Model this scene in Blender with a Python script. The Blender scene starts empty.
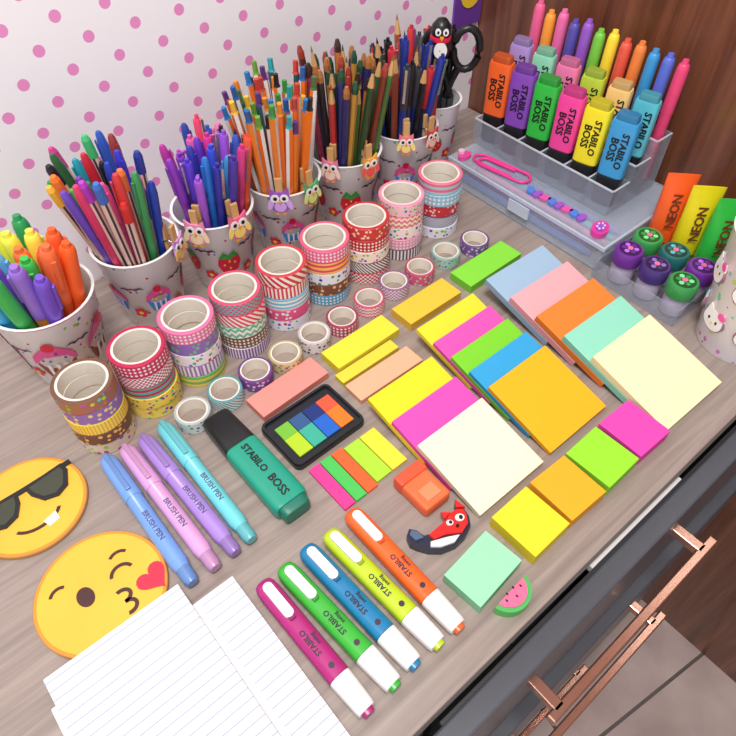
import bpy, bmesh, math, random
from mathutils import Matrix, Vector
random.seed(7)
H=.48; DZ=.75; pi=math.pi
TH=math.radians(49.6); YAW=math.radians(40.3)
# desk plan, metres: x along the desk, y towards the back wall
P=dict(
 stacks=[(.0405,.4042),(.0912,.4104),(.1420,.4162),(.1941,.4174),(.2478,.4212),(.3018,.4227),(.3552,.4220),(.4092,.4275),(.4677,.4281)],
 minis=[(.1058,.3653),(.1407,.3675),(.1749,.3690),(.2086,.3682),(.2456,.3712),(.2803,.3707),(.3187,.3742),(.3555,.3769),(.3917,.3755),(.4318,.3764),(.4713,.3702)],
 pastel=[(.0258,.3736),(.026,.2308),(.0427,.3724),(.0452,.2298),(.0594,.3718),(.0632,.2302),(.0788,.3735),(.0784,.2312)],
 swing=[(.065,.1978),(.069,.0793),(.084,.1979),(.093,.0797),(.1057,.1993),(.1122,.0807),(.1268,.1978),(.1339,.0796),(.1514,.2007),(.1528,.0786)],
 boss=[(.1179,.3474),(.1199,.2263)],
 emoji=[(-.0415,.3757),(-.0286,.2715)],
)

# ---------------------------------------------------------------- materials
def lin(c):
    o=[]
    for x in c:
        x/=255
        o.append(x/12.92 if x<=.04045 else ((x+.055)/1.055)**2.4)
    return tuple(o)+(1,)
MC={}
def newmat(name):
    m=bpy.data.materials.new(name); m.use_nodes=True
    return m,m.node_tree,m.node_tree.nodes['Principled BSDF']
def val(nt,s,x):
    if isinstance(x,(int,float)): s.default_value=x
    else: nt.links.new(x,s)
def mth(nt,op,a,b=None):
    n=nt.nodes.new('ShaderNodeMath'); n.operation=op
    val(nt,n.inputs[0],a)
    if b is not None: val(nt,n.inputs[1],b)
    return n.outputs[0]
def mixc(nt,f,a,b):
    n=nt.nodes.new('ShaderNodeMix'); n.data_type='RGBA'
    val(nt,n.inputs[0],f)
    for s,x in ((n.inputs[6],a),(n.inputs[7],b)):
        if isinstance(x,tuple): s.default_value=x
        else: nt.links.new(x,s)
    return n.outputs[2]
def mat(rgb,rough=.45,metal=0,alpha=1,var=.06,coat=0,scale=80):
    k=('m',rgb,rough,metal,alpha,var,coat)
    if k in MC: return MC[k]
    m,nt,b=newmat('mat_%d_%d_%d'%rgb)
    tc=nt.nodes.new('ShaderNodeTexCoord'); nz=nt.nodes.new('ShaderNodeTexNoise'); nz.inputs['Scale'].default_value=scale
    nt.links.new(tc.outputs['Object'],nz.inputs['Vector'])
    c=lin(rgb); d=tuple(x*(1-var) for x in c[:3])+(1,); e=tuple(min(1,x*(1+var)) for x in c[:3])+(1,)
    nt.links.new(mixc(nt,nz.outputs[0],d,e),b.inputs['Base Color'])
    b.inputs['Roughness'].default_value=rough; b.inputs['Metallic'].default_value=metal
    b.inputs['Alpha'].default_value=alpha; b.inputs['Coat Weight'].default_value=coat
    MC[k]=m; return m
def padside(rgb):
    k=('p',rgb)
    if k in MC: return MC[k]
    m,nt,b=newmat('paper_edges_%d_%d_%d'%rgb)
    tc=nt.nodes.new('ShaderNodeTexCoord'); sx=nt.nodes.new('ShaderNodeSeparateXYZ'); nt.links.new(tc.outputs['Object'],sx.inputs[0])
    g=mth(nt,'GREATER_THAN',mth(nt,'FRACT',mth(nt,'MULTIPLY',sx.outputs[2],900)),.72)
    c=lin(tuple(int(q*.93) for q in rgb)); d=tuple(x*.68 for x in c[:3])+(1,)
    nt.links.new(mixc(nt,g,c,d),b.inputs['Base Color']); b.inputs['Roughness'].default_value=.8
    MC[k]=m; return m
def padmat(rgb): return mat(rgb,.75,var=.02)
def pat(kind,c1,c2,s=.006,rough=.45,thr=.36):
    k=('t',kind,c1,c2,s,thr)
    if k in MC: return MC[k]
    m,nt,b=newmat('washi_'+kind)
    uv=nt.nodes.new('ShaderNodeUVMap'); sx=nt.nodes.new('ShaderNodeSeparateXYZ'); nt.links.new(uv.outputs[0],sx.inputs[0])
    U=mth(nt,'MULTIPLY',sx.outputs[0],1/s); V=mth(nt,'MULTIPLY',sx.outputs[1],1/s)
    if kind=='stripe': g=mth(nt,'GREATER_THAN',mth(nt,'FRACT',mth(nt,'ADD',U,V)),.5)
    elif kind=='vert': g=mth(nt,'GREATER_THAN',mth(nt,'FRACT',U),.5)
    elif kind=='horiz': g=mth(nt,'GREATER_THAN',mth(nt,'FRACT',V),.5)
    elif kind=='dots':
        a=mth(nt,'SUBTRACT',mth(nt,'FRACT',U),.5); c=mth(nt,'SUBTRACT',mth(nt,'FRACT',V),.5)
        g=mth(nt,'LESS_THAN',mth(nt,'ADD',mth(nt,'MULTIPLY',a,a),mth(nt,'MULTIPLY',c,c)),.09)
    elif kind=='chev':
        a=mth(nt,'ABSOLUTE',mth(nt,'SUBTRACT',mth(nt,'FRACT',U),.5))
        g=mth(nt,'GREATER_THAN',mth(nt,'FRACT',mth(nt,'ADD',V,a)),.5)
    elif kind=='check':
        g1=mth(nt,'GREATER_THAN',mth(nt,'FRACT',U),.5); g2=mth(nt,'GREATER_THAN',mth(nt,'FRACT',V),.5)
        g=mth(nt,'ABSOLUTE',mth(nt,'SUBTRACT',g1,g2))
    else:
        vo=nt.nodes.new('ShaderNodeTexVoronoi'); vo.inputs['Scale'].default_value=1/s; nt.links.new(uv.outputs[0],vo.inputs['Vector'])
        g=mth(nt,'LESS_THAN',vo.outputs['Distance'],thr)
        if kind=='multi':
            hs=nt.nodes.new('ShaderNodeHueSaturation'); hs.inputs['Color'].default_value=lin(c2); hs.inputs['Saturation'].default_value=1.1
            sc=nt.nodes.new('ShaderNodeSeparateColor'); nt.links.new(vo.outputs['Color'],sc.inputs[0]); nt.links.new(sc.outputs[0],hs.inputs['Hue'])
            nt.links.new(mixc(nt,g,lin(c1),hs.outputs[0]),b.inputs['Base Color']); b.inputs['Roughness'].default_value=rough; MC[k]=m; return m
    nt.links.new(mixc(nt,g,lin(c1),lin(c2)),b.inputs['Base Color']); b.inputs['Roughness'].default_value=rough
    MC[k]=m; return m

# ---------------------------------------------------------------- mesh builder
class MB:
    def __init__(s): s.v=[];s.f=[];s.m=[];s.sm=[];s.uv=[];s.mats=[]
    def mi(s,m):
        if m not in s.mats: s.mats.append(m)
        return s.mats.index(m)
    def add(s,vs,fs,m,M=None,sm=False,uvs=None):
        o=len(s.v)
        for p in vs:
            p=Vector(p)
            s.v.append(M@p if M is not None else p)
        for k,f in enumerate(fs):
            s.f.append([o+j for j in f]); s.m.append(s.mi(m[k] if isinstance(m,list) else m)); s.sm.append(sm)
            s.uv.append(uvs[k] if uvs else [(0,0)]*len(f))
    def box(s,c,size,m,M=None,bev=0,side=None):
        bm=bmesh.new(); bmesh.ops.create_cube(bm,size=1)
        bmesh.ops.scale(bm,vec=size,verts=bm.verts); bmesh.ops.translate(bm,vec=c,verts=bm.verts)
        if bev: bmesh.ops.bevel(bm,geom=bm.edges[:],offset=bev,segments=2,profile=.5,affect='EDGES')
        bm.verts.index_update(); bm.normal_update()
        mm=[(side if (side and abs(f.normal.z)<.3) else m) for f in bm.faces]
        s.add([v.co.copy() for v in bm.verts],[[v.index for v in f.verts] for f in bm.faces],mm,M); bm.free()
    def rings(s,R,m,M=None,sm=True,cap=(True,True),mats=None,facemats=None):
        n=len(R[0]); R=[[Vector(p) for p in r] for r in R]
        per=max(sum((r[j]-r[j-1]).length for j in range(n)) for r in R)
        cum=0; prev=None
        for i in range(len(R)-1):
            A,B=R[i],R[i+1]; mt=mats[i] if mats else m
            share=False
            if i>0 and sm:
                d1=A[0]-R[i-1][0]; d2=B[0]-A[0]
                share=d1.length>1e-7 and d2.length>1e-7 and d1.angle(d2)<.75
            base=len(s.v)
            if share: ia=prev
            else:
                ia=base; s.v+= [ (M@p if M is not None else p) for p in A]
            ib=len(s.v); s.v+=[(M@p if M is not None else p) for p in B]
            L=(B[0]-A[0]).length
            for j in range(n):
                k=(j+1)%n
                s.f.append([ia+j,ia+k,ib+k,ib+j]); s.m.append(s.mi(facemats[j%len(facemats)] if facemats and facemats[j%len(facemats)] and mt==m else mt)); s.sm.append(sm)
                u0=j/n*per;u1=(j+1)/n*per
                s.uv.append([(u0,cum),(u1,cum),(u1,cum+L),(u0,cum+L)])
            cum+=L; prev=ib
        if cap[0]: s.add(R[0],[list(range(n))[::-1]],mats[0] if mats else m,M)
        if cap[1]: s.add(R[-1],[list(range(n))],mats[-1] if mats else m,M)
    def lathe(s,prof,m,M=None,seg=20,sm=True,cap=(True,True),mats=None,facemats=None):
        s.rings([[(max(r,1e-5)*math.cos(2*pi*j/seg),max(r,1e-5)*math.sin(2*pi*j/seg),z) for j in range(seg)] for r,z in prof],m,M,sm,cap,mats,facemats)
    def loft(s,secs,m,M=None,mats=None,e=.5,n=24,cap=(True,True)):
        R=[]
        for z,hx,hy in secs:
            r=[]
            for j in range(n):
                a=2*pi*(j+.5)/n; c=math.cos(a); q=math.sin(a)
                r.append((hx*math.copysign(abs(c)**e,c),hy*math.copysign(abs(q)**e,q),z))
            R.append(r)
        s.rings(R,m,M,True,cap,mats)
    def prism(s,poly,z0,z1,m,M=None,side=None):
        n=len(poly)
        s.add([(x,y,z1) for x,y in poly],[list(range(n))],m,M)
        s.add([(x,y,z0) for x,y in poly],[list(range(n))[::-1]],side or m,M)
        s.add([(x,y,z0) for x,y in poly]+[(x,y,z1) for x,y in poly],[[j,(j+1)%n,n+(j+1)%n,n+j] for j in range(n)],side or m,M)
    def tube(s,pts,r,m,M=None,n=8,closed=False):
        pts=[Vector(p) for p in pts]; R=[]; N=len(pts); up=Vector((0.013,.021,1)).normalized()
        for i,p in enumerate(pts):
            a=pts[(i-1)%N] if (closed or i>0) else p; b=pts[(i+1)%N] if (closed or i<N-1) else p
            t=(b-a).normalized(); u=t.cross(up)
            if u.length<.1: u=t.cross(Vector((1,0,0)))
            u.normalize(); w=u.cross(t).normalized()
            R.append([p+r*(math.cos(2*pi*j/n)*u+math.sin(2*pi*j/n)*w) for j in range(n)])
        if closed: R.append(R[0])
        s.rings(R,m,M,True,(not closed,not closed))
    def obj(s,name,M=None,parent=None):
        me=bpy.data.meshes.new(name); me.from_pydata([tuple(v) for v in s.v],[],s.f)
        for m in s.mats: me.materials.append(m)
        me.polygons.foreach_set('material_index',s.m); me.polygons.foreach_set('use_smooth',s.sm)
        uvl=me.uv_layers.new(name='UVMap'); flat=[]
        for u in s.uv:
            for q in u: flat+=[q[0],q[1]]
        uvl.data.foreach_set('uv',flat); me.update()
        o=bpy.data.objects.new(name,me); bpy.context.collection.objects.link(o)
        if M is not None: o.matrix_world=M
        if parent: o.parent=parent
        return o
def empty(name,M):
    o=bpy.data.objects.new(name,None); bpy.context.collection.objects.link(o); o.matrix_world=M; o.empty_display_size=.02; return o
def T(x,y,z=0): return Matrix.Translation((x,y,z))
def RZ(a): return Matrix.Rotation(a,4,'Z')
def RX(a): return Matrix.Rotation(a,4,'X')
def RY(a): return Matrix.Rotation(a,4,'Y')
def cols(x,y,z,t):
    M=Matrix.Identity(4)
    for i in range(3): M[i][0]=x[i];M[i][1]=y[i];M[i][2]=z[i];M[i][3]=t[i]
    return M
def along(p0,p1,z):
    a=Vector((p0[0],p0[1],0));b=Vector((p1[0],p1[1],0)); d=(b-a); L=d.length; d.normalize()
    up=Vector((0,0,1)); return cols(up.cross(d),up,d,(a.x,a.y,DZ+z)),L
def ell(cx,cy,rx,ry,n=20,rot=0):
    o=[]
    for i in range(n):
        a=2*pi*i/n; x=rx*math.cos(a);y=ry*math.sin(a)
        o.append((cx+x*math.cos(rot)-y*math.sin(rot),cy+x*math.sin(rot)+y*math.cos(rot)))
    return o
TC={}
def text(body,size):
    k=(body,size)
    if k not in TC:
        c=bpy.data.curves.new('t','FONT'); c.body=body; c.size=size; c.align_x='CENTER'; c.align_y='CENTER'; c.offset=size*.025; c.resolution_u=2
        o=bpy.data.objects.new('t',c); bpy.context.collection.objects.link(o)
        dg=bpy.context.evaluated_depsgraph_get(); me=bpy.data.meshes.new_from_object(o.evaluated_get(dg))
        TC[k]=([v.co.copy() for v in me.vertices],[list(p.vertices) for p in me.polygons])
        bpy.data.objects.remove(o); bpy.data.meshes.remove(me); bpy.data.curves.remove(c)
    return TC[k]
WHITE=mat((240,238,236),.4); BLACK=mat((22,22,26),.35); WOODP=mat((206,160,104),.6)
CL=mat((225,235,245),.08,alpha=.22); CLD=mat((190,198,215),.06,alpha=.24)

# ---------------------------------------------------------------- room
def wallmat():
    m,nt,b=newmat('polka_wallpaper')
    tc=nt.nodes.new('ShaderNodeTexCoord'); sx=nt.nodes.new('ShaderNodeSeparateXYZ'); nt.links.new(tc.outputs['Object'],sx.inputs[0])
    def grid(o):
        a=mth(nt,'SUBTRACT',mth(nt,'FRACT',mth(nt,'ADD',mth(nt,'MULTIPLY',sx.outputs[0],1/.044),o)),.5)
        c=mth(nt,'SUBTRACT',mth(nt,'FRACT',mth(nt,'ADD',mth(nt,'MULTIPLY',sx.outputs[2],1/.044),o)),.5)
        return mth(nt,'LESS_THAN',mth(nt,'ADD',mth(nt,'MULTIPLY',a,a),mth(nt,'MULTIPLY',c,c)),.0135)
    g=mth(nt,'MAXIMUM',grid(.1),grid(.6))
    nt.links.new(mixc(nt,g,lin((252,249,255)),lin((240,150,208))),b.inputs['Base Color']); b.inputs['Roughness'].default_value=.5
    return m
def woodmat(name,c1,c2,sc,rough,coat=0,bump=.02):
    m,nt,b=newmat(name)
    tc=nt.nodes.new('ShaderNodeTexCoord'); mp=nt.nodes.new('ShaderNodeMapping'); mp.inputs['Scale'].default_value=sc
    nt.links.new(tc.outputs['Object'],mp.inputs[0])
    nz=nt.nodes.new('ShaderNodeTexNoise'); nz.inputs['Scale'].default_value=1; nz.inputs['Detail'].default_value=6; nz.inputs['Roughness'].default_value=.65
    nz.inputs['Distortion'].default_value=.6
    nt.links.new(mp.outputs[0],nz.inputs['Vector'])
    r=nt.nodes.new('ShaderNodeValToRGB'); r.color_ramp.elements[0].position=.3; r.color_ramp.elements[1].position=.7
    r.color_ramp.elements[0].color=lin(c1); r.color_ramp.elements[1].color=lin(c2)
    nt.links.new(nz.outputs[0],r.inputs[0]); nt.links.new(r.outputs[0],b.inputs['Base Color'])
    b.inputs['Roughness'].default_value=rough; b.inputs['Coat Weight'].default_value=coat
    bp=nt.nodes.new('ShaderNodeBump'); bp.inputs['Strength'].default_value=bump; nt.links.new(nz.outputs[0],bp.inputs['Height']); nt.links.new(bp.outputs[0],b.inputs['Normal'])
    return m
def tilemat():
    m,nt,b=newmat('floor_tiles')
    tc=nt.nodes.new('ShaderNodeTexCoord'); mp=nt.nodes.new('ShaderNodeMapping'); mp.inputs['Rotation'].default_value=(0,0,.15); nt.links.new(tc.outputs['Object'],mp.inputs[0])
    br=nt.nodes.new('ShaderNodeTexBrick'); br.offset=0; br.inputs['Scale'].default_value=1; br.inputs['Brick Width'].default_value=.4; br.inputs['Row Height'].default_value=.4; br.inputs['Mortar Size'].default_value=.003
    nz=nt.nodes.new('ShaderNodeTexNoise'); nz.inputs['Scale'].default_value=9; nz.inputs['Detail'].default_value=8
    nt.links.new(mp.outputs[0],br.inputs['Vector']); nt.links.new(mp.outputs[0],nz.inputs['Vector'])
    c=mixc(nt,nz.outputs[0],lin((136,108,104)),lin((236,214,208)))
    nt.links.new(c,br.inputs['Color1']); nt.links.new(c,br.inputs['Color2']); br.inputs['Mortar'].default_value=lin((92,78,76))
    nt.links.new(br.outputs['Color'],b.inputs['Base Color']); b.inputs['Roughness'].default_value=.35
    return m
b=MB(); b.box((-.45,.64,1.3),(2.3,.08,2.6),wallmat()); b.obj('wall_back')
b=MB(); b.box((.74,-.4,1.3),(.08,2.0,2.6),woodmat('dark_wood_panel',(80,44,28),(134,82,58),(60,60,3),.3,.3)); b.obj('wall_right')
b=MB(); b.box((-.42,-.36,-.025),(2.4,2.1,.05),tilemat()); b.obj('floor')
b=MB(); b.box((-.58,.594,.05),(1.9,.012,.1),mat((230,228,225),.5)); b.obj('baseboard_back')
# desk
desk=empty('desk',T(0,0,0))
DW=woodmat('grey_oak',(136,122,115),(172,157,148),(5,110,60),.4,0,.02); GR=mat((88,90,98),.35); GR2=mat((48,48,54),.5)
b=MB(); b.box((.048,.3255,.7375),(1.3,.545,.025),DW,bev=.001); b.obj('desktop',parent=desk)
b=MB(); b.box((-.55,.33,.3625),(.04,.5,.725),DW,bev=.002); b.obj('side_panel',parent=desk)
b=MB()
for x in (.09,.685): b.box((x,.33,.3625),(.02,.5,.725),GR)
b.box((.39,.575,.3625),(.58,.01,.72),GR); b.box((.39,.33,.03),(.58,.5,.02),GR); b.obj('cabinet_carcass',parent=desk)
BR=mat((206,160,142),.2,.9)
for i,(zt,zb,oy,hz) in enumerate(((.715,.53,.0,.055),(.524,.29,-.012,.03),(.284,.05,.012,.05))):
    b=MB(); h=zt-zb
    b.box((.39,.039+oy,(zt+zb)/2),(.60,.018,h),GR,bev=.002)
    b.box((.39,.0495+oy,zt-.006),(.56,.003,.006),GR2)
    b.box((.35,.0545+oy,zt-.005),(.13,.007,.008),WHITE)
    b.box((.39,.25+oy,zb+.015),(.56,.38,.01),GR2)
    for x in (.112,.668): b.box((x,.25+oy,zb+h/2-.01),(.01,.38,h-.04),GR2)
    b.box((.35,.24+oy,zb+.02+(h-.05)/2),(.20,.34,h-.05),padmat((240,240,238)))
    zc=zt-hz
    b.box((.305,.001+oy,zc),(.235,.009,.010),BR,bev=.0015)
    for x in (.20,.405): b.box((x,.016+oy,zc),(.010,.030,.010),BR,bev=.001)
    b.obj('drawer_%d'%(i+1),parent=desk)
b=MB(); b.box((.673,.5975,.95),(.05,.003,.16),mat((110,60,160),.5)); b.prism(ell(0,0,.018,.018),0,.001,mat((250,210,60)),cols((1,0,0),(0,0,1),(0,-1,0),(.675,.5958,.91))); b.obj('wall_poster')

# ---------------------------------------------------------------- cups and pens
CUPS=[(.052,.500,.045,.032,.092),(.149,.515,.040,.029,.091),(.234,.515,.040,.029,.091),(.317,.513,.040,.029,.091),(.400,.511,.040,.029,.091),(.484,.509,.040,.029,.091),(.556,.528,.030,.022,.090)]
RED=mat((220,30,66),.4);GREEN=mat((50,160,66),.4);PINKD=mat((240,90,165),.4);PURD=mat((110,60,180),.4);BRN=mat((140,70,56),.5);YEL=mat((250,215,60),.4);BLU=mat((70,130,215),.4)
def cup(i,x,y,rt,rb,h):
    b=MB(); t=.0015; CW=mat((253,252,254),.3)
    prnt=pat('multi',(254,252,255),(225,100,175),.011,thr=.18,rough=.25)
    b.lathe([(rb-.002,0),(rb,.002),(rt,h-.002),(rt+.0012,h),(rt-t,h),(rb-t,.004),(0,.004)],CW,seg=40,cap=(True,False),mats=[CW,prnt,PINKD if i==0 else CW,CW,CW,CW])
    def decal(poly,a0,h0,m,off=.0006,k=1):
        vs=[]
        pts=[(0,0)]+[(px*k,py*k) for px,py in poly]
        cx=sum(p[0] for p in poly)/len(poly)*k; cy=sum(p[1] for p in poly)/len(poly)*k; pts[0]=(cx,cy)
        for px,py in pts:
            hh=h0+py; r=rb+(rt-rb)*hh/h+off; a=a0+px/r
            vs.append((r*math.cos(a),r*math.sin(a),hh))
        n=len(poly); b.add(vs,[[0,1+j,1+(j+1)%n] for j in range(n)],m)
    cam=math.atan2(-y,-x)
    for q in range(5):
        a=cam+(.15 if i else -.35)+q*2*pi/5
        if (q+i)%2==0 and i or (i==6):
            k=1.35 if i<6 else .9
            decal([(.0,-.011),(.006,-.007),(.009,0),(.008,.006),(.003,.008),(-.003,.008),(-.008,.006),(-.009,0),(-.006,-.007)],a,h*.45,RED,k=k)
            decal([(-.008,.007),(-.004,.013),(0,.009),(.004,.013),(.008,.007),(0,.005)],a,h*.45,GREEN,.0009,k=k)
            for dx,dy in ((-.004,0),(.004,.001),(0,-.004),(0,.003)): decal(ell(dx,dy,.0009,.0012,6),a,h*.45,YEL,.001,k=k)
        else:
            k=1.9 if i==0 else 1.3
            decal([(-.006,-.010),(.006,-.010),(.009,.001),(-.009,.001)],a,h*.45,BLU if i else BRN,k=k)
            decal([(-.010,.001),(.010,.001),(.009,.007),(.004,.012),(-.004,.012),(-.009,.007)],a,h*.45,PINKD,.0010,k=k)
            decal(ell(0,.013,.003,.003,10),a,h*.45,RED,.0013,k=k)
            for dx,dy in ((-.005,.004),(.002,.008),(.005,.004),(-.002,.003)): decal(ell(dx,dy,.0008,.0008,6),a,h*.45,YEL if i else PURD,.0014,k=k)
            for dx in (-.004,0,.004): decal([(dx-.0006,-.0095),(dx+.0006,-.0095),(dx+.0009,0),(dx-.0009,0)],a,h*.45,WHITE,.0011,k=k)
        a+=pi/5; fh=h*(.68 if q%2 else .3)
        for w in range(5):
            decal(ell(.0042*math.cos(w*1.257),.0042*math.sin(w*1.257),.0028,.0028,8),a,fh,PURD if q%2 else RED)
        decal(ell(0,0,.0024,.0024,8),a,fh,YEL,.001)
        decal([(-.012,0),(-.008,.003),(-.004,.0005),(0,.003),(.004,.0005),(.008,.003),(.012,0),(.008,.0015),(.004,-.001),(0,.0015),(-.004,-.001),(-.008,.0015)],a,h*(.3 if q%2 else .66),mat((90,60,90)))
    b.obj('pencil_cup',T(x,y,DZ))
def pen(b,M,L,r,kind,c1,c2):
    m1=mat(c1,.35); m2=mat(c2,.35)
    if kind=='felt':
        b.lathe([(r*.7,0),(r,.004),(r,L*.68),(r*1.12,L*.68),(r*1.12,L*.93),(r*.8,L*.985),(r*.5,L)],m1,M,10,mats=[m2,m2,m2,m1,m1,m1])
        b.box((r*1.3,0,L*.86),(r*.35,r*.7,L*.2),m1,M)
    elif kind=='fine':
        b.lathe([(r,0),(r,L-.012),(r*.75,L-.010),(r*.7,L)],m2,M,6,sm=False,facemats=[WHITE,None,None],mats=[m2,m1,m1])
    elif kind=='stripe':
        gm=mat((70,50,70),.4)
        b.lathe([(r,0),(r,L-.02),(r*1.08,L-.02),(r*1.0,L-.004),(r*.6,L)],m2,M,12,sm=False,facemats=[gm,None,None],mats=[m2,m1,m1,m1])
    elif kind=='pencil':
        b.lathe([(r,0),(r,L-.02),(r*.36,L-.006),(r*.05,L)],m1,M,6,sm=False,mats=[m1,WOODP,m1])
    elif kind=='pend':
        b.lathe([(r,0),(r,L-.012),(r,L-.006),(r*.5,L)],m1,M,6,sm=False,mats=[m1,mat(c2,.3),mat(c2,.3)])
    elif kind=='marker':
        b.lathe([(r*.9,0),(r,.003),(r,L*.6),(r*1.06,L*.6),(r*1.02,L-.006),(r*.85,L-.001),(r*.7,L)],m1,M,14,mats=[m2,m2,m2,m1,m1,m1])
        b.box((r*1.15,0,L*.84),(r*.35,r*.6,L*.22),m1,M,bev=.0005)
        b.lathe([(r*.6,0),(r*.5,.004)],m1,M@T(0,0,L),10)
    elif kind=='gel':
        b.lathe([(r,0),(r,L*.7),(r*1.1,L*.7),(r*1.1,L-.006),(r*.9,L-.004),(r*.5,L-.004),(r*.5,L)],m1,M,10,mats=[m2,m1,m1,m1,m1,m1])
        b.box((r*1.6,0,L*.87),(r*.3,r*.7,L*.22),mat((200,200,205),.2,.8),M); b.box((r*1.2,0,L*.97),(r*.9,r*.7,.003),m1,M)
def bunch(name,ci,pens,lean=(0,0),tw=.25):
    x,y,rt,rb,h=CUPS[ci]; b=MB(); n=len(pens)
    for i,(kind,L,r,c1,c2) in enumerate(pens):
        q=math.sqrt((i+.6)/n); a=i*2.39996+ci
        p=Vector((q*(rb-.006-r)*math.cos(a),q*(rb-.006-r)*math.sin(a),.006+r*.3))
        w=Vector((q*(rt-.004-r)*math.cos(a+tw)+lean[0],q*(rt-.004-r)*math.sin(a+tw)+lean[1],h))
        k=(w.xy).length
        if k>rt-.003-r: w.x*=(rt-.003-r)/k; w.y*=(rt-.003-r)/k
        d=(w-p).normalized(); M=Matrix.Translation(p)@d.to_track_quat('Z','Y').to_matrix().to_4x4()@RZ(random.random()*6)
        pen(b,M,L,r,kind,c1,c2)
    b.obj(name,T(x,y,DZ))
R=random.uniform
for i,c in enumerate(CUPS): cup(i,*c)
random.seed(3)
bunch('highlighter_bunch',0,[('marker',R(.130,.147),.0066,c,c2) for c,c2 in [((250,120,60),(250,120,60)),((110,190,240),(110,190,240)),((60,190,80),(60,190,80)),((245,240,80),(245,240,80)),((120,80,205),(120,80,205)),((250,90,60),(250,90,60)),((90,200,120),(90,200,120)),((150,110,210),(240,150,60)),((245,235,90),(245,235,90)),((60,160,220),(60,160,220)),((250,110,60),(250,110,60)),((245,235,80),(245,235,80)),((60,190,90),(60,190,90)),((250,100,50),(250,100,50)),((90,190,235),(90,190,235)),((120,80,205),(245,235,90)),((40,150,90),(40,150,90)),((60,170,225),(60,170,225)),((250,100,40),(250,100,40)),((40,150,90),(40,150,90))]],lean=(-.004,-.006))
c=[(200,40,60),(40,130,70),(40,70,180),(120,60,160),(230,80,150),(30,30,40),(90,180,60),(240,120,60),(40,160,180),(180,60,190),(60,60,200),(30,30,35),(220,60,60),(70,190,120),(110,80,200),(230,110,170),(50,100,60),(60,110,200),(150,60,60),(240,180,60),(60,150,90),(90,60,140),(220,60,110),(40,60,150),(40,150,60),(210,50,50),(50,90,190),(240,120,40),(30,60,160),(200,60,140)]
bunch('fineliner_pens',1,[(('stripe' if i%2 else 'felt'),R(.154,.186),.0039,q,((236,205,190) if i%2 else q)) for i,q in enumerate(c)],lean=(-.009,-.006))
c=[(110,60,190),(60,80,210),(220,60,150),(60,60,170),(150,80,210),(230,100,170),(50,120,210),(40,40,60),(130,60,180),(70,150,210),(230,70,110),(90,60,200),(60,90,190),(190,70,190),(50,50,150),(240,120,180),(120,70,200),(210,60,130),(40,70,160),(160,90,210),(40,50,110),(190,60,160),(70,50,150),(60,90,200),(140,60,190),(230,90,60)]
bunch('gel_pens',2,[(('gel' if i%3 else 'felt'),R(.138,.165),.0040,q,q) for i,q in enumerate(c)],lean=(.002,-.002))
c=[(230,140,50),(60,150,70),(200,60,50),(40,120,190),(30,30,35),(110,160,60),(40,90,160),(180,70,60),(90,50,120),(50,160,170),(240,190,60),(70,110,60)]
bunch('striped_fineliner_pens',3,[('fine',R(.166,.192),.0037,c[i%12],((236,116,34),(222,100,28),(238,130,46),(36,90,100),(236,116,34))[i%5]) for i in range(46)],lean=(-.004,-.003))
c=[(30,90,56),(120,50,36),(50,54,120),(190,50,50),(196,116,50),(84,48,34),(30,70,44),(40,40,46),(160,60,90),(80,120,60),(190,140,60),(46,46,100)]
bunch('colored_pencils',4,[(('pencil' if i%3==0 else 'pend'),R(.164,.194),.0035,c[i%12],((60,40,34),(160,60,50),(40,80,60),(170,110,60))[i%4]) for i in range(48)],lean=(.001,-.001))
bunch('ballpoint_pens',5,[(('gel' if i%3 else 'pencil'),R(.15,.187),.0038,((25,25,32),(200,50,60),(30,50,140),(160,80,60),(25,25,30),(60,60,70))[i%6],((40,40,48),(60,60,80),(30,50,140))[i%3]) for i in range(28)])
bunch('black_pens',6,[('gel',R(.14,.165),.0038,((25,25,30),(60,120,210),(30,30,36),(220,60,60),(40,60,150))[i%5],(35,35,40)) for i in range(9)],lean=(-.004,.004))
# scissors standing handles-up in the last cup
b=MB(); SM=mat((190,195,200),.2,1)
for s in (-1,1):
    b.tube([(s*.017+.015*math.cos(k*pi/8),0,.148+.023*math.sin(k*pi/8)) for k in range(16)],.0045,BLACK,closed=True)
    b.tube([(s*.010,0,.128),(s*.003,0,.112),(-s*.003,0,.092)],.0045,BLACK)
    b.prism([(-s*.001,.098),(-s*.008,.093),(-s*.004,.01),(-s*.001,.012)],s*.0005,s*.0005+.0012,SM,cols((1,0,0),(0,0,1),(0,-1,0),(0,0,0)))
b.obj('scissors',T(.563,.517,DZ)@RZ(-.7))
# penguin topper
b=MB()
b.lathe([(.0035,0),(.0035,.15)],RED,seg=10)
F=cols((.76,-.65,0),(0,0,1),(-.65,-.76,0),(0,0,.022))
b.lathe([(.003,.13),(.010,.134),(.012,.143),(.009,.152),(.0105,.158),(.010,.165),(.005,.171),(0,.172)],BLACK,T(0,0,.022),seg=16)
b.prism(ell(0,.143,.007,.008),.0095,.0118,WHITE,F); b.prism(ell(-.004,.161,.003,.0035),.0085,.0105,WHITE,F); b.prism(ell(.004,.161,.003,.0035),.0085,.0105,WHITE,F)
b.prism(ell(-.004,.161,.0013,.0015),.0105,.011,BLACK,F); b.prism(ell(.004,.161,.0013,.0015),.0105,.011,BLACK,F)
b.prism([(-.002,.157),(.002,.157),(0,.153)],.0095,.013,mat((250,160,40)),F)
b.lathe([(.0108,.150),(.0115,.152),(.0108,.155)],RED,T(0,0,.022),seg=16)
b.obj('penguin_pen',T(.514,.494,DZ+.006)@RY(.03))
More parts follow.
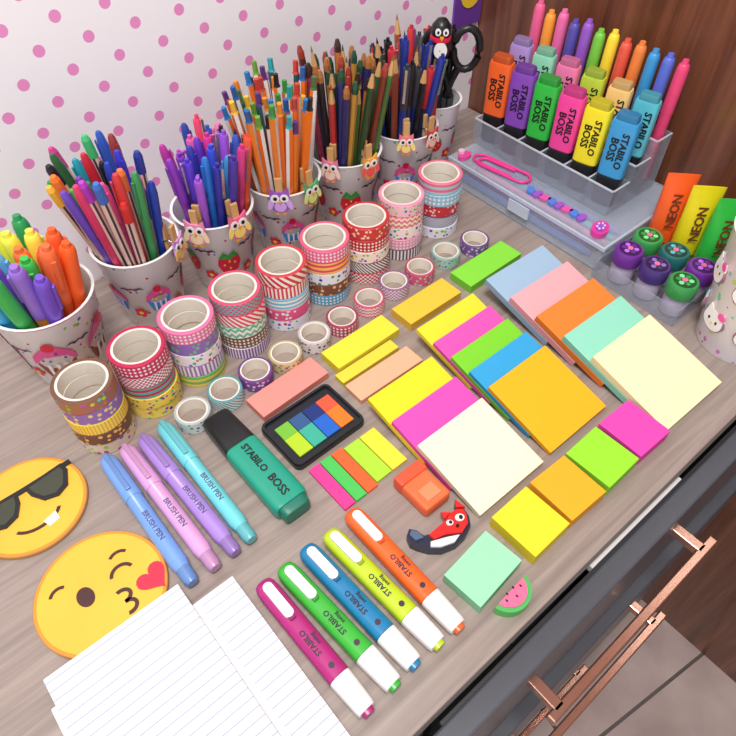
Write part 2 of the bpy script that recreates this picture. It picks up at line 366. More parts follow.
# owl clothespins
def owl(ci,da,c1,c2,k=1.0):
    x,y,rt,rb,h=CUPS[ci]; a=math.atan2(-y,-x)+da
    n=(math.cos(a),math.sin(a),0); tg=(-math.sin(a),math.cos(a),0)
    M=cols(tg,(0,0,1),n,(x+rt*n[0],y+rt*n[1],DZ+h)); b=MB(); m1=mat(c1);m2=mat(c2)
    b.box((0,.006,.0038),(.007,.036,.003),WOODP,bev=.0004); b.box((0,.008,-.0045),(.007,.032,.003),WOODP,bev=.0004)
    b.tube([(-.0045,.008,-.006),(-.0045,.010,0),(-.0045,.008,.0045),(.0045,.008,.0045),(.0045,.010,0),(.0045,.008,-.006)],.0006,SM)
    e=.0054
    b.prism([(.0095*k*math.cos(t),(.011*k*math.sin(t))-.002) for t in [j*pi/10 for j in range(20)]],e,e+.002,m1)
    b.prism([(-.009*k,.004*k),(-.0085*k,.013*k),(-.003*k,.0085*k)],e,e+.0021,m1); b.prism([(.009*k,.004*k),(.003*k,.0085*k),(.0085*k,.013*k)],e,e+.0021,m1)
    b.prism(ell(0,-.006*k,.0055*k,.0055*k),e+.002,e+.0025,m2)
    for s in (-1,1):
        b.prism(ell(s*.0042*k,.003*k,.0040*k,.0040*k),e+.002,e+.0027,WHITE); b.prism(ell(s*.0040*k,.003*k,.0018*k,.0018*k),e+.0027,e+.0031,BLACK)
        b.prism(ell(s*.0085*k,-.003*k,.0026*k,.006*k,rot=s*.3),e+.002,e+.0026,m2)
        b.prism(ell(s*.003*k,-.0135*k,.002*k,.0012*k),e,e+.002,mat((250,160,50)))
    b.prism([(-.0015*k,.0008*k),(0,-.0025*k),(.0015*k,.0008*k)],e+.0027,e+.0036,mat((250,160,50)))
    b.obj('owl_clothespin',M)
owl(1,.9,(205,150,215),(245,200,120)); owl(2,-.45,(240,150,190),(250,225,180),1.1); owl(2,.45,(235,110,150),(245,225,120),1.1); owl(3,-.1,(150,90,190),(210,170,235),1.1); owl(3,.65,(90,170,110),(230,230,140)); owl(4,-.35,(230,130,170),(250,220,200)); owl(4,.6,(240,170,70),(240,90,90)); owl(5,.1,(240,120,140),(250,230,140),.9); owl(5,.8,(200,60,70),(240,200,190),.9)

# ---------------------------------------------------------------- washi tapes
W_=(246,240,236)
STK=[
 [('multi',(235,215,190),(200,90,120),.006),('flor',(120,80,60),(250,190,90),.005),('vert',(250,225,90),(240,180,60),.003),('flor',(150,110,180),(240,220,120),.005),('multi',(170,110,80),(220,180,90),.005)],
 [('multi',(250,225,110),(220,60,90),.005),('multi',(250,215,90),(180,60,120),.004),('horiz',(200,40,80),(90,180,160),.006),('check',(190,40,80),W_,.004),('dots',(205,40,90),W_,.004)],
 [('horiz',(120,190,110),(245,215,90),.007),('vert',(170,120,190),W_,.004),('multi',(250,235,240),(90,170,200),.005),('flor',(150,110,190),(120,200,120),.005),('dots',(238,120,170),W_,.004)],
 [('vert',(245,225,235),(120,90,170),.003),('dots',(130,90,60),W_,.004),('chev',(110,190,150),W_,.007),('stripe',(230,60,90),W_,.006),('check',(220,70,110),(90,190,190),.005)],
 [('multi',(240,240,250),(80,120,210),.005),('flor',(230,90,140),W_,.005),('horiz',(120,190,225),W_,.005),('vert',(215,60,80),W_,.004),('stripe',(210,50,60),W_,.008)],
 [('dots',(90,170,210),W_,.004),('flor',(130,80,60),(240,200,140),.005),('multi',(235,235,245),(60,160,150),.005),('horiz',(230,70,110),(250,200,90),.006),('dots',(235,110,160),W_,.004)],
 [('check',(200,40,50),W_,.005),('stripe',(90,60,60),W_,.004),('multi',(250,230,220),(210,60,60),.004),('dots',(190,40,50),W_,.004),('flor',(205,60,60),(250,220,200),.004)],
 [('vert',(90,80,110),W_,.004),('dots',(240,160,190),W_,.004),('multi',(250,235,235),(180,60,120),.005),('chev',(235,110,160),(250,240,200),.006),('multi',(245,200,215),(210,60,100),.004)],
 [('multi',(235,240,245),(210,60,60),.005),('check',(60,80,140),W_,.004),('flor',(200,50,60),(245,220,220),.004),('dots',(150,195,225),W_,.005),('horiz',(232,110,140),(170,205,225),.007)]]
EDGE=[(120,84,62),(196,40,85),(236,118,165),(214,80,115),(206,66,76),(226,100,135),(196,56,60),(236,150,180),(232,120,150)]
def tape(b,R0,h,z,m,edge,dx=0,dy=0,seg=40):
    M=T(dx,dy,z); em=mat(edge,.5); cm=mat((240,232,220),.7); g=h-.0006
    b.lathe([(R0*.86,0),(R0-.0006,0),(R0,.0006),(R0,g),(R0-.0006,h),(R0*.86,h),(R0*.86,0)],em,M,seg,cap=(False,False),mats=[em,em,m,em,em,em])
    b.lathe([(R0*.77,.0003),(R0*.87,.0003),(R0*.87,h-.0003),(R0*.77,h-.0003),(R0*.77,.0003)],cm,M,seg,cap=(False,False))
random.seed(21)
for i,(x,y) in enumerate(P['stacks']):
    b=MB()
    for k,(kd,c1,c2,s) in enumerate(STK[i]):
        tape(b,.0247+random.uniform(-.0005,.0003),.0143,k*.0145,pat(kd,c1,c2,s),EDGE[i] if k==4 else c1,random.uniform(-.0004,.0004),random.uniform(-.0004,.0004))
    b.obj('washi_tape_stack',T(x,y,DZ)@RZ(random.random()*6))
MI=[('multi',(215,225,225),(90,120,140)),('stripe',(110,180,190),W_),('flor',(130,80,160),(240,220,240)),('multi',(220,200,150),(90,150,110)),('multi',(230,225,230),(60,60,100)),('dots',(190,70,110),W_),('chev',(230,100,140),W_),('check',(170,110,170),W_),('flor',(220,90,130),(180,220,210)),('multi',(170,210,200),(200,90,120)),('flor',(120,90,160),(240,200,220))]
for i,(x,y) in enumerate(P['minis']):
    b=MB(); kd,c1,c2=MI[i]; tape(b,.0162,.0148,0,pat(kd,c1,c2,.004),tuple(int(q*.85) for q in c1),seg=32); b.obj('mini_washi_tape',T(x,y,DZ)@RZ(random.random()*6))

# ---------------------------------------------------------------- lying pens
def toptext(b,s,size,y,z,m,dirn=1,x=0):
    v,f=text(s,size)
    M=cols((0,0,dirn),(dirn,0,0),(0,1,0),(x,y,z)); b.add(v,f,m,M)
for i,col in enumerate([(120,165,232),(222,165,215),(172,138,216),(116,212,220)]):
    p0,p1=P['pastel'][2*i],P['pastel'][2*i+1]; M,L=along(p0,p1,.0078); b=MB(); r=.0072
    m=mat(col,.3); m2=mat(tuple(int(q*.86) for q in col),.3)
    b.lathe([(r*.6,0),(r*.9,.003),(r*1.05,.008),(r*1.07,L*.36),(r*.98,L*.365),(r*.98,L*.86),(r*.8,L*.9),(r*.78,L*.975),(r*.6,L)],m,None,20,mats=[m,m,m,m2,m,m,m2,m2])
    b.box((0,r*1.22,L*.17),(.0042,.0024,L*.3),m2,bev=.0008); b.box((0,r*1.08,L*.04),(.0042,.003,.008),m2,bev=.0008)
    toptext(b,'BRUSH PEN',.006,r*.985,L*.6,mat((80,80,130)),1)
    b.obj('pastel_brush_pen',M)
for i,col in enumerate([(176,40,120),(62,180,60),(30,126,176),(190,216,44),(250,104,40)]):
    p0,p1=P['swing'][2*i],P['swing'][2*i+1]; M,L=along(p0,p1,.0075); b=MB(); m=mat(col,.3); m2=mat(tuple(int(q*.8) for q in col),.3)
    hx,hy=.0084,.0072
    b.loft([(0,hx*.55,hy*.5),(.0015,hx*.8,hy*.75),(.005,hx*.95,hy*.9),(.012,hx,hy),(L*.74,hx,hy),(L*.74,hx*.97,hy*.97),(L*.745,hx*.97,hy*.97),(L*.745,hx*1.0,hy*1.0),(L*.95,hx*.86,hy*.9),(L*.975,hx*.8,hy*.8),(L*.975,hx*.55,hy*.55),(L,hx*.5,hy*.5)],m,None,mats=[m,m,m,m,m,m2,WHITE,WHITE,WHITE,WHITE,m],e=.7)
    b.prism([(.0038*math.cos(t),(.012 if math.sin(t)>=0 else -.012)+.0038*math.sin(t)) for t in [(j+.5)*pi/10 for j in range(20)]],0,.0026,WHITE,cols((1,0,0),(0,0,-1),(0,1,0),(0,hy-.0004,.021)))
    b.box((0,hy+.001,.036),(.005,.0022,.006),m2,bev=.0006)
    toptext(b,'STABILO',.0056,hy+.0003,L*.50,mat((40,30,50)),-1,-.0016)
    toptext(b,'swing',.0042,hy+.0003,L*.50,mat((40,30,50)),-1,.0030)
    b.lathe([(.0022,0),(.0022,.0003)],mat((60,40,60)),cols((1,0,0),(0,0,-1),(0,1,0),(0,hy,L*.675)),16)
    b.obj('slim_highlighter',M)
def boss(b,col,L,hx=.0135,hy=.0085,capc=(24,26,28),two=True,flip=1,M=None):
    m=mat(col,.35); c=mat(capc,.35); dk=mat(tuple(int(q*.75) for q in col),.4)
    b.loft([(0,hx*.8,hy*.8),(.002,hx*.9,hy*.9),(L*.33,hx,hy),(L*.33,hx*.93,hy*.93),(L*.345,hx*.93,hy*.93),(L*.345,hx*1.03,hy*1.03),(L*.90,hx*1.06,hy*1.06),(L*.93,hx*.98,hy*.98),(L*.93,hx*.86,hy*.86),(L*.99,hx*.82,hy*.82),(L,hx*.76,hy*.74)],m,M,mats=[c,c,c,dk,dk,m,m,m,dk,dk],e=.42)
    for sg in (1,-1):
        if two: items=((text('STABILO',.0105),L*.64,-.0052),(text('BOSS',.0115),L*.64,.0046))
        else: items=((text('STABILO',.0086),L*.51,0),(text('BOSS',.0098),L*.785,0))
        for (vv,ff),zz,xx in items:
            mm=cols((0,0,flip),(flip*sg,0,0),(0,sg,0),(-xx*flip*sg,sg*(hy*1.06+.0004),zz))
            b.add(vv,ff,BLACK,(M@mm) if M is not None else mm)
p0,p1=P['boss']; M,L=along(p0,p1,.0095); b=MB(); boss(b,(26,156,130),L,.0148,.0092,(30,34,34),two=False); b.obj('highlighter_pen',M)

# ---------------------------------------------------------------- emoji discs
YE=mat((250,190,62),.4,var=.12,scale=20); EDG=mat((196,140,80),.6); DKB=mat((70,36,30),.5)
def disc(b,r):
    b.lathe([(r-.0006,0),(r,.0006),(r,.0034),(r-.0006,.004)],EDG,None,64,mats=[EDG,EDG,EDG]); b.prism(ell(0,0,r-.0008,r-.0008,64),.004,.0042,mat((236,150,46),.45)); b.prism(ell(0,0,r-.003,r-.003,64),.0042,.0043,YE)
def arc(cx,cy,rx,ry,a0,a1,w,n=12):
    A=[(cx+(rx+w/2)*math.cos(a0+(a1-a0)*i/n),cy+(ry+w/2)*math.sin(a0+(a1-a0)*i/n)) for i in range(n+1)]
    B=[(cx+(rx-w/2)*math.cos(a0+(a1-a0)*i/n),cy+(ry-w/2)*math.sin(a0+(a1-a0)*i/n)) for i in range(n+1)]
    return A+B[::-1]
b=MB(); r=.0485; disc(b,r); z0,z1=.0043,.0048
Z=lambda pl:[(x*r,y*r) for x,y in pl]
b.prism(Z(ell(-.22,.06,.13,.17)),z0,z1,DKB)
b.prism(Z(arc(.375,.03,.17,.15,.2,pi-.2,.055)),z0,z1,DKB)
b.prism(Z(arc(-.5,.30,.16,.16,.9,2.6,.05)),z0,z1,DKB); b.prism(Z(arc(.45,.25,.17,.16,.6,2.3,.05)),z0,z1,DKB)
b.prism(Z(arc(.2,-.30,.13,.10,-1.6,1.9,.06)),z0,z1,DKB); b.prism(Z(arc(.2,-.50,.13,.10,-1.9,1.6,.06)),z0,z1,DKB)
hp=[]
for j in range(28):
    t=2*pi*j/28; hx=16*math.sin(t)**3; hy=13*math.cos(t)-5*math.cos(2*t)-2*math.cos(3*t)-math.cos(4*t)
    a=.3; hx,hy=hx/16*.25,hy/16*.25; hp.append((.70+hx*math.cos(a)-hy*math.sin(a),-.34+hx*math.sin(a)+hy*math.cos(a)))
b.prism(Z(hp),z0,z1+.0004,mat((228,40,70),.4))
b.obj('kissing_emoji_coaster',T(*P['emoji'][1],DZ)@RZ(.02))
b=MB(); r=.0455; disc(b,r)
for s in (-1,1):
    q=[(s*.06,.36),(s*.80,.42),(s*.84,.22),(s*.70,-.10),(s*.48,-.20),(s*.24,-.12),(s*.10,.12)]
    b.prism(Z(q if s>0 else q[::-1]),z0,.0056,BLACK)
    q=[(s*.14,.30),(s*.74,.35),(s*.76,.22),(s*.64,-.03),(s*.47,-.12),(s*.28,-.05),(s*.17,.14)]
    b.prism(Z(q if s>0 else q[::-1]),.0056,.0058,mat((62,66,50),.2))
b.prism(Z([(-.95,.40),(-.95,.30),(0,.28),(.95,.30),(.95,.40),(0,.38)]),z0,.0057,BLACK)
b.prism(Z(arc(.0,-.28,.42,.28,-2.7,-.4,.06)),z0,z1,DKB)
b.prism(Z([(.05,-.5),(.30,-.44),(.30,-.62),(.10,-.66)][::-1]),z0,z1+.0003,WHITE)
b.obj('sunglasses_emoji_coaster',T(*P['emoji'][0],DZ)@RZ(.03))

# ---------------------------------------------------------------- notebook
def papermat():
    m,nt,bb=newmat('ruled_paper')
    tc=nt.nodes.new('ShaderNodeTexCoord'); sx=nt.nodes.new('ShaderNodeSeparateXYZ'); nt.links.new(tc.outputs['Object'],sx.inputs[0])
    g=mth(nt,'LESS_THAN',mth(nt,'FRACT',mth(nt,'MULTIPLY',sx.outputs[1],1/.0068)),.09)
    nt.links.new(mixc(nt,g,lin((228,229,234)),lin((160,167,192))),bb.inputs['Base Color']); bb.inputs['Roughness'].default_value=.8
    return m
PM=papermat(); nb=empty('notebook',T(0,0,DZ))
b=MB(); b.box((-.019,.133,.004),(.140,.168,.008),padmat((226,227,232)),bev=.0008,side=padside((222,222,228))); b.box((.0365,.133,.0085),(.029,.166,.001),PM); b.obj('page_block',T(0,0,DZ),nb)
b=MB(); b.box((-.034,.154,.0100),(.102,.164,.0035),PM,bev=.0006,side=padside((205,206,214))); b.obj('front_pages',T(0,0,DZ),nb)
for o in nb.children: o.matrix_parent_inverse=nb.matrix_world.inverted()
b=MB(); b.box((-.135,.125,.0008),(.05,.12,.0016),PM); b.obj('loose_paper_sheet',T(0,0,DZ))

# ---------------------------------------------------------------- sticky notes
def pad(name,M,w,d,h,col,parent=None):
    b=MB(); b.box((0,0,h/2),(w,d,h),padmat(col),bev=.0004,side=padside(col)); return b.obj(name,M,parent)
for cx,cy,w,d,h,a,c in ((.1893,.3378,.076,.0267,.008,.05,(246,148,138)),(.2762,.3365,.078,.0267,.010,.02,(246,226,60)),(.2665,.3150,.070,.0128,.006,.01,(236,216,66)),
    (.2695,.2935,.077,.0235,.006,0,(250,182,146)),(.3647,.3358,.072,.029,.010,.01,(250,200,62)),(.455,.3365,.0816,.030,.010,.02,(136,226,62))):
    pad('sticky_note_strip',T(cx,cy,DZ)@RZ(a),w,d,h,c)
def fan(x0,x1,yf,L,th,step,colors,rot=0):
    E=empty('fanned_sticky_notes',T(x0,yf,DZ)@RZ(rot)); til=math.asin(th/step); n=len(colors); w=x1-x0
    for k,c in enumerate(colors):
        back=(n-1-k)*step
        M=T(x0,yf,DZ+.0003)@RZ(rot)@T(w/2,back,0)@RX(til)@T(0,L/2,0)
        o=pad('pad_%d'%(k+1),M,w,L,th*.96,c); o.parent=E; o.matrix_parent_inverse=E.matrix_world.inverted()
fan(.229,.307,.133,.076,.0065,.032,[(246,222,36),(238,78,180),(246,238,206)],.0)
fan(.319,.397,.135,.078,.0055,.0235,[(246,224,50),(238,84,180),(126,212,44),(50,164,220),(250,180,20)],.0)
fan(.413,.500,.084,.090,.008,.034,[(160,190,216),(250,172,178),(246,132,48),(146,220,194),(250,240,190)],-.02)
for x,c,a in ((.2525,(246,222,42),.02),(.2985,(250,174,32),-.03),(.3440,(152,226,46),.02),(.3895,(242,70,176),-.02)):
    pad('sticky_note_pad',T(x,.1015,DZ)@RZ(a),.0418,.044,.014,c)
pad('sticky_note_pad',T(.197,.0994,DZ)@RZ(.09),.050,.0345,.012,(156,228,180))
# flags tin
M,w,d=T(.1818,.2899,DZ)@RZ(.02),.077,.057; b=MB(); m=mat((44,48,54),.3,.5)
def rr(w,d,r,n=6):
    o=[]
    for cx,cy,a0 in ((w/2-r,d/2-r,0),(-w/2+r,d/2-r,pi/2),(-w/2+r,-d/2+r,pi),(w/2-r,-d/2+r,1.5*pi)):
        o+=[(cx+r*math.cos(a0+pi/2*i/n),cy+r*math.sin(a0+pi/2*i/n)) for i in range(n+1)]
    return o
b.prism(rr(w,d,.006),0,.0055,m)
o_=rr(w,d,.006); i_=rr(w-.006,d-.006,.004); n=len(o_)
b.add([(x,y,.0055) for x,y in o_]+[(x*.98,y*.98,.008) for x,y in o_]+[(x,y,.008) for x,y in i_]+[(x,y,.0056) for x,y in i_],[[j,(j+1)%n,n+(j+1)%n,n+j] for j in range(n)]+[[n+j,n+(j+1)%n,2*n+(j+1)%n,2*n+j] for j in range(n)]+[[2*n+j,2*n+(j+1)%n,3*n+(j+1)%n,3*n+j] for j in range(n)],m)
fw=(w-.016)/4
for k,c in enumerate([(180,214,40),(60,176,150),(30,100,200),(250,124,34)]):
    x=-w/2+.008+fw*(k+.5); b.box((x,-d*.17,.0065),(fw*.94,d*.38,.0018),padmat(c)); b.box((x,d*.15,.0067),(fw*.94,d*.26,.002),padmat(((120,190,60),(50,90,140),(24,50,120),(240,90,60))[k]))
b.obj('page_flag_tin',M)
M,w,d=T(.1865,.2316,DZ)@RZ(.01),.072,.0485; b=MB(); x=-w/2
for f,c in ((.17,(236,60,146)),(.17,(76,196,88)),(.17,(250,100,46)),(.245,(172,224,56)),(.245,(238,222,60))):
    b.box((x+w*f/2,0,.0015),(w*f-.001,d*(1 if f<.2 else .9),.003),padmat(c),bev=.0002); x+=w*f
b.obj('page_marker_flags',M)
# eraser
M,w,d=T(.210,.179,DZ)@RZ(.0),.029,.040; b=MB(); b.box((0,-d*.06,.007),(w*.95,d*.85,.014),mat((244,112,62),.6),bev=.003); b.box((0,d*.36,.0085),(w,d*.28,.015),mat((230,88,54),.5),bev=.002); b.box((0,-d*.2,.0143),(w*.5,d*.3,.0006),mat((250,142,98))); b.obj('rubber_eraser',M)
# fox figure
b=MB(); c=.01; K=lambda pl:[(x*c,y*c) for x,y in pl]; FR=mat((224,40,38),.3); NV=mat((36,40,62),.35)
b.prism(K([(-2.4,.2),(-2.1,.7),(-1.6,.5),(-1.2,.0),(-.3,.1),(.5,.5),(.9,1.1),(1.5,1.5),(1.6,2.0),(2.1,1.5),(2.3,.8),(2.2,.1),(1.6,-.6),(.8,-1.1),(-.3,-1.3),(-1.2,-1.1),(-1.9,-.7),(-2.3,-.4)][::-1]),0,.007,NV)
b.prism(K([(-.9,-.1),(-.2,.3),(.5,.7),(1.0,1.2),(1.5,1.4),(2.0,1.3),(2.1,.8),(2.0,.2),(1.4,-.4),(.3,-.3),(-.6,-.5)][::-1]),.007,.0095,FR)
b.prism(K([(-.9,-.6),(.3,-.5),(1.2,-.5),(.7,-.95),(-.3,-1.1),(-1.0,-.95)][::-1]),.007,.009,WHITE)
b.prism(K(ell(1.55,.7,.34,.28)),.0095,.0103,WHITE); b.prism(K(ell(1.62,.68,.14,.16)),.0103,.011,BLACK)
b.prism(K(ell(.75,.45,.26,.2)),.0095,.0103,WHITE); b.prism(K(ell(.8,.45,.12,.12)),.0103,.011,BLACK)
b.prism(K([(1.55,1.5),(1.62,2.15),(2.15,1.4)][::-1]),.006,.0105,FR); b.prism(K([(.5,.8),(.35,1.35),(1.0,1.2)][::-1]),.006,.0105,FR)
b.prism(K([(-2.2,.2),(-2.0,.5),(-1.5,.3),(-1.3,-.2),(-1.9,-.3)][::-1]),.007,.009,mat((80,100,130)))
b.prism(K(ell(1.2,.1,.12,.1)),.0095,.0115,BLACK)
b.obj('fox_figurine',T(.1943,.1413,DZ)@RZ(-.5)@Matrix.Scale(1.12,4))
# watermelon eraser
b=MB(); wm=[(.018*math.cos(t),.018*math.sin(t)-.009) for t in [pi*(.06+.88*j/14) for j in range(15)]]
wi=[(.8*x,.8*(y+.009)-.0085) for x,y in wm]
b.prism(wm,0,.010,mat((80,180,90)),None); b.prism(wi,.0100,.0112,mat((236,110,150)))
for x,y in ((-.008,-.003),(0,.000),(.008,-.003),(-.003,-.006),(.004,-.006)): b.prism(ell(x,y,.0007,.0012,8),.0112,.0116,BLACK)
b.obj('watermelon_eraser',T(.200,.0688,DZ)@RZ(pi+.06))

# ---------------------------------------------------------------- clear case and highlighter rack
b=MB(); x0,x1,y0,y1,zh=.545,.690,.255,.486,.034
b.box(((x0+x1)/2,(y0+y1)/2,.001),(x1-x0,y1-y0,.002),mat((200,212,232),.15,alpha=.35))
for c_,s_ in (((x0+.001,(y0+y1)/2,.017),(.002,y1-y0,.030)),((x1-.001,(y0+y1)/2,.017),(.002,y1-y0,.030)),(((x0+x1)/2,y0+.001,.017),(x1-x0,.002,.030)),(((x0+x1)/2,y1-.001,.017),(x1-x0,.002,.030))): b.box(c_,s_,CL,bev=.0005)
RIM=mat((225,235,250),.08,alpha=.6)
for c_,s_ in (((x0,(y0+y1)/2,.031),(.003,y1-y0+.004,.005)),(((x0+x1)/2,y0,.031),(x1-x0+.004,.003,.005))): b.box(c_,s_,RIM,bev=.001)
b.box(((x0+x1)/2,(y0+y1)/2,.033),(x1-x0+.004,y1-y0+.004,.002),mat((215,226,245),.06,alpha=.26),bev=.0008)
b.box((x0-.002,(y0+y1)/2,.020),(.002,.03,.014),RIM)
for k,cc in enumerate(((90,130,220),(150,90,200),(230,120,170),(80,180,210),(120,110,210))):
    b.lathe([(.004,0),(.004,.19),(.002,.2)],mat(cc,.3),cols((0,0,-1),(1,0,0),(0,-1,0),(x0+.012+k*.014,y1-.012,.0065)),10)
b.obj('clear_pencil_case',T(0,0,DZ))
rk=MB(); z0=.035; EDGm=mat((225,230,240),.08,alpha=.65)
def tier(xa,xb,zb,zt,n):
    ya,yb=.288,.492
    rk.box((xa,(ya+yb)/2,(zb+zt)/2),(.002,yb-ya,zt-zb),CLD); rk.box(((xa+xb)/2,(ya+yb)/2,zb+.001),(xb-xa,yb-ya,.002),CLD)
    rk.box((xa,(ya+yb)/2,zt),(.0022,yb-ya,.0014),EDGm)
    for k in range(n+1): rk.box(((xa+xb)/2,ya+(yb-ya)*k/n,(zb+zt)/2),(xb-xa-.002,.0016,zt-zb),CLD); rk.box(((xa+xb)/2,ya+(yb-ya)*k/n,zt),(xb-xa-.002,.0018,.0012),EDGm)
    rk.box((xb,(ya+yb)/2,(zb+zt)/2),(.002,yb-ya,zt-zb),CLD)
tier(.591,.621,z0,z0+.030,6); tier(.623,.651,z0,z0+.048,6); tier(.653,.681,z0,z0+.066,6); rk.obj('pen_rack',T(0,0,DZ))
fr=[(60,156,215),(246,228,46),(242,70,160),(50,190,70),(136,74,188),(250,106,46)]
br=[(90,190,210),(250,205,130),(190,216,70),(245,130,180),(150,226,190),(180,150,215)]
for i in range(6):
    y=.305+i*.034; M=T(.606,y,DZ+z0+.0025)@RZ(pi/2+.25+random.uniform(-.05,.05)); b=MB(); boss(b,fr[i],.106,.0136,.0078,flip=-1); b.obj('highlighter_pen',M)
    M=T(.637,y,DZ+z0+.018)@RZ(pi/2+.25); b=MB(); boss(b,br[i],.101,.0122,.0072,flip=-1); b.obj('highlighter_pen',M)
b=MB(); cc=[(230,70,120),(90,110,210),(60,150,210),(240,130,60),(230,90,70),(250,220,60),(120,200,70),(150,90,200),(90,80,170),(235,110,170),(250,160,60),(235,100,150)]
for i in range(12):
    y=.297+.017*i; pen(b,T(.667,y,z0+.012)@RY(.02),.130+.003*math.sin(i*3),.0062,'marker',cc[i],cc[i])
b.obj('felt_tip_pens',T(0,0,DZ))
def clip(name,M,col,k=1,r=.0012):
    b=MB(); pts=[]
    def A(cx,cy,rad,a0,a1,n=8):
        for i in range(n+1): a=a0+(a1-a0)*i/n; pts.append((k*(cx+rad*math.cos(a)),k*(cy+rad*math.sin(a)),r))
    pts.append((k*.006,-k*.012,r)); A(0,.016,.006,0,pi); A(.0015,-.022,.0075,pi,2*pi); A(.0025,.022,.0065,0,pi); pts.append((-k*.004,-k*.014,r))
    b.tube(pts,r,mat(col,.3)); return b.obj(name,M)
clip('jumbo_paper_clip',T(.568,.425,DZ+.0345)@RZ(.15),(240,60,150),1.35,.0018)
b=MB(); b.prism(ell(0,0,.010,.006,16),0,.004,mat((235,80,160),.3)); b.prism(ell(0,.006,.004,.004,12),.004,.007,mat((250,200,225),.3)); b.obj('hair_clip',T(.556,.472,DZ+.0345))
b=MB()
for k in range(8): b.prism(ell(0,0,.007,.005,14),0,.003,mat([(160,90,200),(90,130,220),(230,90,170)][k%3],.2),T(.0,.010*k,0)@RZ(k))
b.obj('bead_charm_strand',T(.566,.302,DZ+.0345)@RZ(.05))
b=MB(); b.prism(ell(0,0,.013,.009,20),0,.006,mat((225,60,160),.3)); b.prism(ell(0,0,.008,.005,16),.006,.0075,mat((150,80,200),.3))
for q in range(6): b.prism(ell(.0055*math.cos(q*1.05),.0038*math.sin(q*1.05),.0012,.0012,8),.0075,.0085,mat((250,220,240),.2))
b.obj('glitter_hair_clip',T(.562,.275,DZ+.0345)@RZ(.3))

# ---------------------------------------------------------------- stamp pots, tubes, kitty cup
b=MB(); b.box((.571,.208,.001),(.072,.100,.002),CLD)
for c_,s_ in (((.535,.208,.012),(.002,.1,.022)),((.607,.208,.012),(.002,.1,.022)),((.571,.158,.012),(.072,.002,.022)),((.571,.258,.012),(.072,.002,.022)) ): b.box(c_,s_,CLD)
b.obj('stamp_tray',T(0,-.004,DZ))
LC=[(60,150,80),(70,50,120),(110,50,150),(120,50,160),(40,110,110),(60,160,80)]; k=0
for ix,x in enumerate((.554,.588)):
    for iy,y in enumerate((.172,.204,.236)):
        c1=LC[k]; k+=1
        b=MB(); m=mat(c1,.3); dk=mat(tuple(int(q*.55) for q in c1),.4); lt=mat(tuple(min(255,int(q*1.3+50)) for q in c1),.4)
        b.lathe([(.0125,0),(.0130,.002),(.0125,.024),(.0146,.024),(.0150,.026),(.0150,.038),(.0138,.040)],m,None,28,mats=[CLD,mat((200,190,215)),m,m,m,m])
        b.prism(ell(0,0,.0112,.0112,24),.040,.0405,dk)
        for w in range(6): b.prism(ell(.0062*math.cos(w*1.047),.0062*math.sin(w*1.047),.0026,.0026,10),.0405,.041,lt if w%2 else m)
        b.prism(ell(0,0,.003,.003,10),.0405,.0414,mat((235,120,170))); b.obj('stamp_pot',T(x,y-.004,DZ+.0022))
for i,(y,c1) in enumerate(((.237,(250,100,40)),(.208,(234,218,30)),(.179,(50,190,70)))):
    b=MB(); m=mat(c1,.3); w_=mat(tuple(int(q*.85) for q in c1),.35)
    b.loft([(0,.0125,.0125),(.020,.0125,.0125),(.020,.0138,.0138),(.045,.0148,.0130),(.075,.0158,.0085),(.092,.0166,.0020),(.098,.0166,.0008)],m,None,mats=[w_,w_,m,m,m,m],e=.95)
    for q in range(12): b.box((.0127*math.cos(q*.5236),.0127*math.sin(q*.5236),.01),(.0008,.0008,.018),w_)
    v,f=text('NEON',.0135); th=math.atan2(.0118,.060)
    for sg in (1,-1): b.add(v,f,mat((110,50,30)),cols((0,-sg*math.sin(th),math.cos(th)),(sg,0,0),(0,sg*math.cos(th),math.sin(th)),(0,sg*.0122,.060)))
    b.obj('paint_tube',T(.627,y,DZ)@RZ(-pi/2+.75))
b=MB(); kp=pat('multi',(244,238,244),(235,140,190),.012,.15,.25); rt,rb,hh_=.050,.036,.128
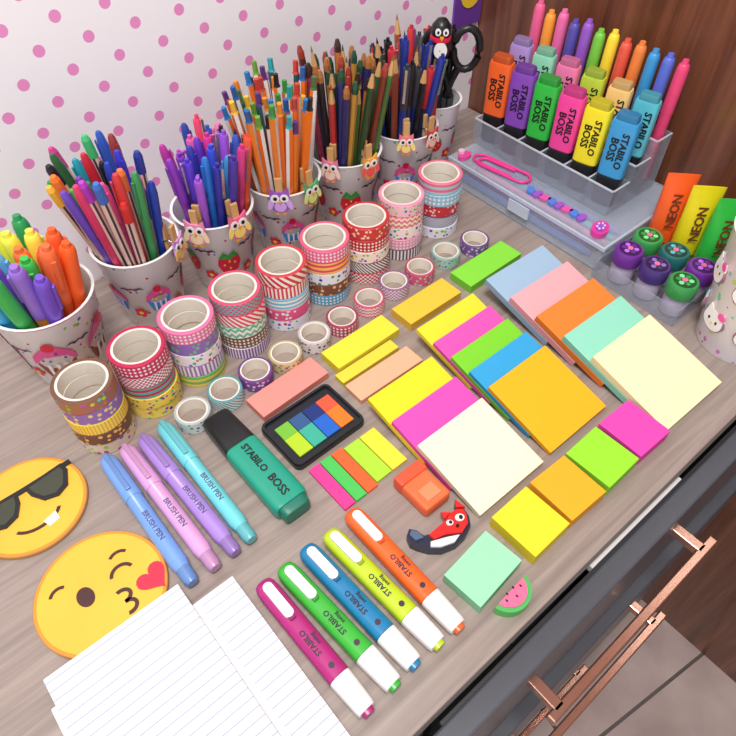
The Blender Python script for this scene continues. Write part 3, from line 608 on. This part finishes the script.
b.lathe([(rb,0),(rb+.001,.002),(rt,hh_-.001),(rt+.001,hh_),(rt-.0015,hh_),(rb-.001,.004),(0,.004)],kp,None,48,cap=(True,False),mats=[WHITE,kp,WHITE,WHITE,mat((244,240,246)),WHITE])
for q in range(14):
    a=q*2*pi/7+3.6+(q//7)*.45; hh=.038+.045*(q//7); r=rb+(rt-rb)*hh/hh_+.0008; M=cols((-math.sin(a),math.cos(a),0),(0,0,1),(math.cos(a),math.sin(a),0),(r*math.cos(a),r*math.sin(a),hh))
    b.prism(ell(0,0,.0135,.0115),-.003,.0006,mat((150,110,130)),M)
    b.prism(ell(0,0,.0125,.0105),-.003,.0009,WHITE,M); b.prism([(-.012,.003),(-.010,.014),(-.003,.009)],-.003,.0008,WHITE,M); b.prism([(.012,.003),(.003,.009),(.010,.014)],-.003,.0008,WHITE,M)
    for s in (-1,1): b.prism(ell(s*.005,0,.0012,.0018,8),.0009,.0012,BLACK,M)
    b.prism(ell(.008,.010,.005,.0035,10),.0009,.0016,[PINKD,YEL,BLU][q%3],M); b.prism(ell(0,-.003,.0016,.0011,8),.0009,.0012,YEL,M)
b.obj('kitten_print_cup',T(.568,.104,DZ))

# ---------------------------------------------------------------- light & camera
w=bpy.data.worlds.new('World'); bpy.context.scene.world=w; w.use_nodes=True
bg=w.node_tree.nodes['Background']; bg.inputs[0].default_value=(.98,.98,1,1); bg.inputs[1].default_value=.64
def area(name,loc,tgt,size,power,col=(1,1,1)):
    l=bpy.data.lights.new(name,'AREA'); l.energy=power; l.size=size; l.color=col
    o=bpy.data.objects.new(name,l); bpy.context.collection.objects.link(o); o.location=loc
    o.rotation_euler=(Vector(tgt)-Vector(loc)).to_track_quat('-Z','Y').to_euler(); return o
area('ceiling_light',(-.1,-.05,2.2),(.35,.4,.80),.4,20,(1,.97,.93))
cd=bpy.data.cameras.new('camera'); cam=bpy.data.objects.new('camera',cd); bpy.context.collection.objects.link(cam)
cd.sensor_width=36; cd.lens=655/736*36; cd.clip_start=.01
cam.location=(0,0,DZ+H); cam.rotation_euler=(pi/2-TH,0,-YAW)
bpy.context.scene.camera=cam
bpy.context.scene.view_settings.view_transform='Standard'
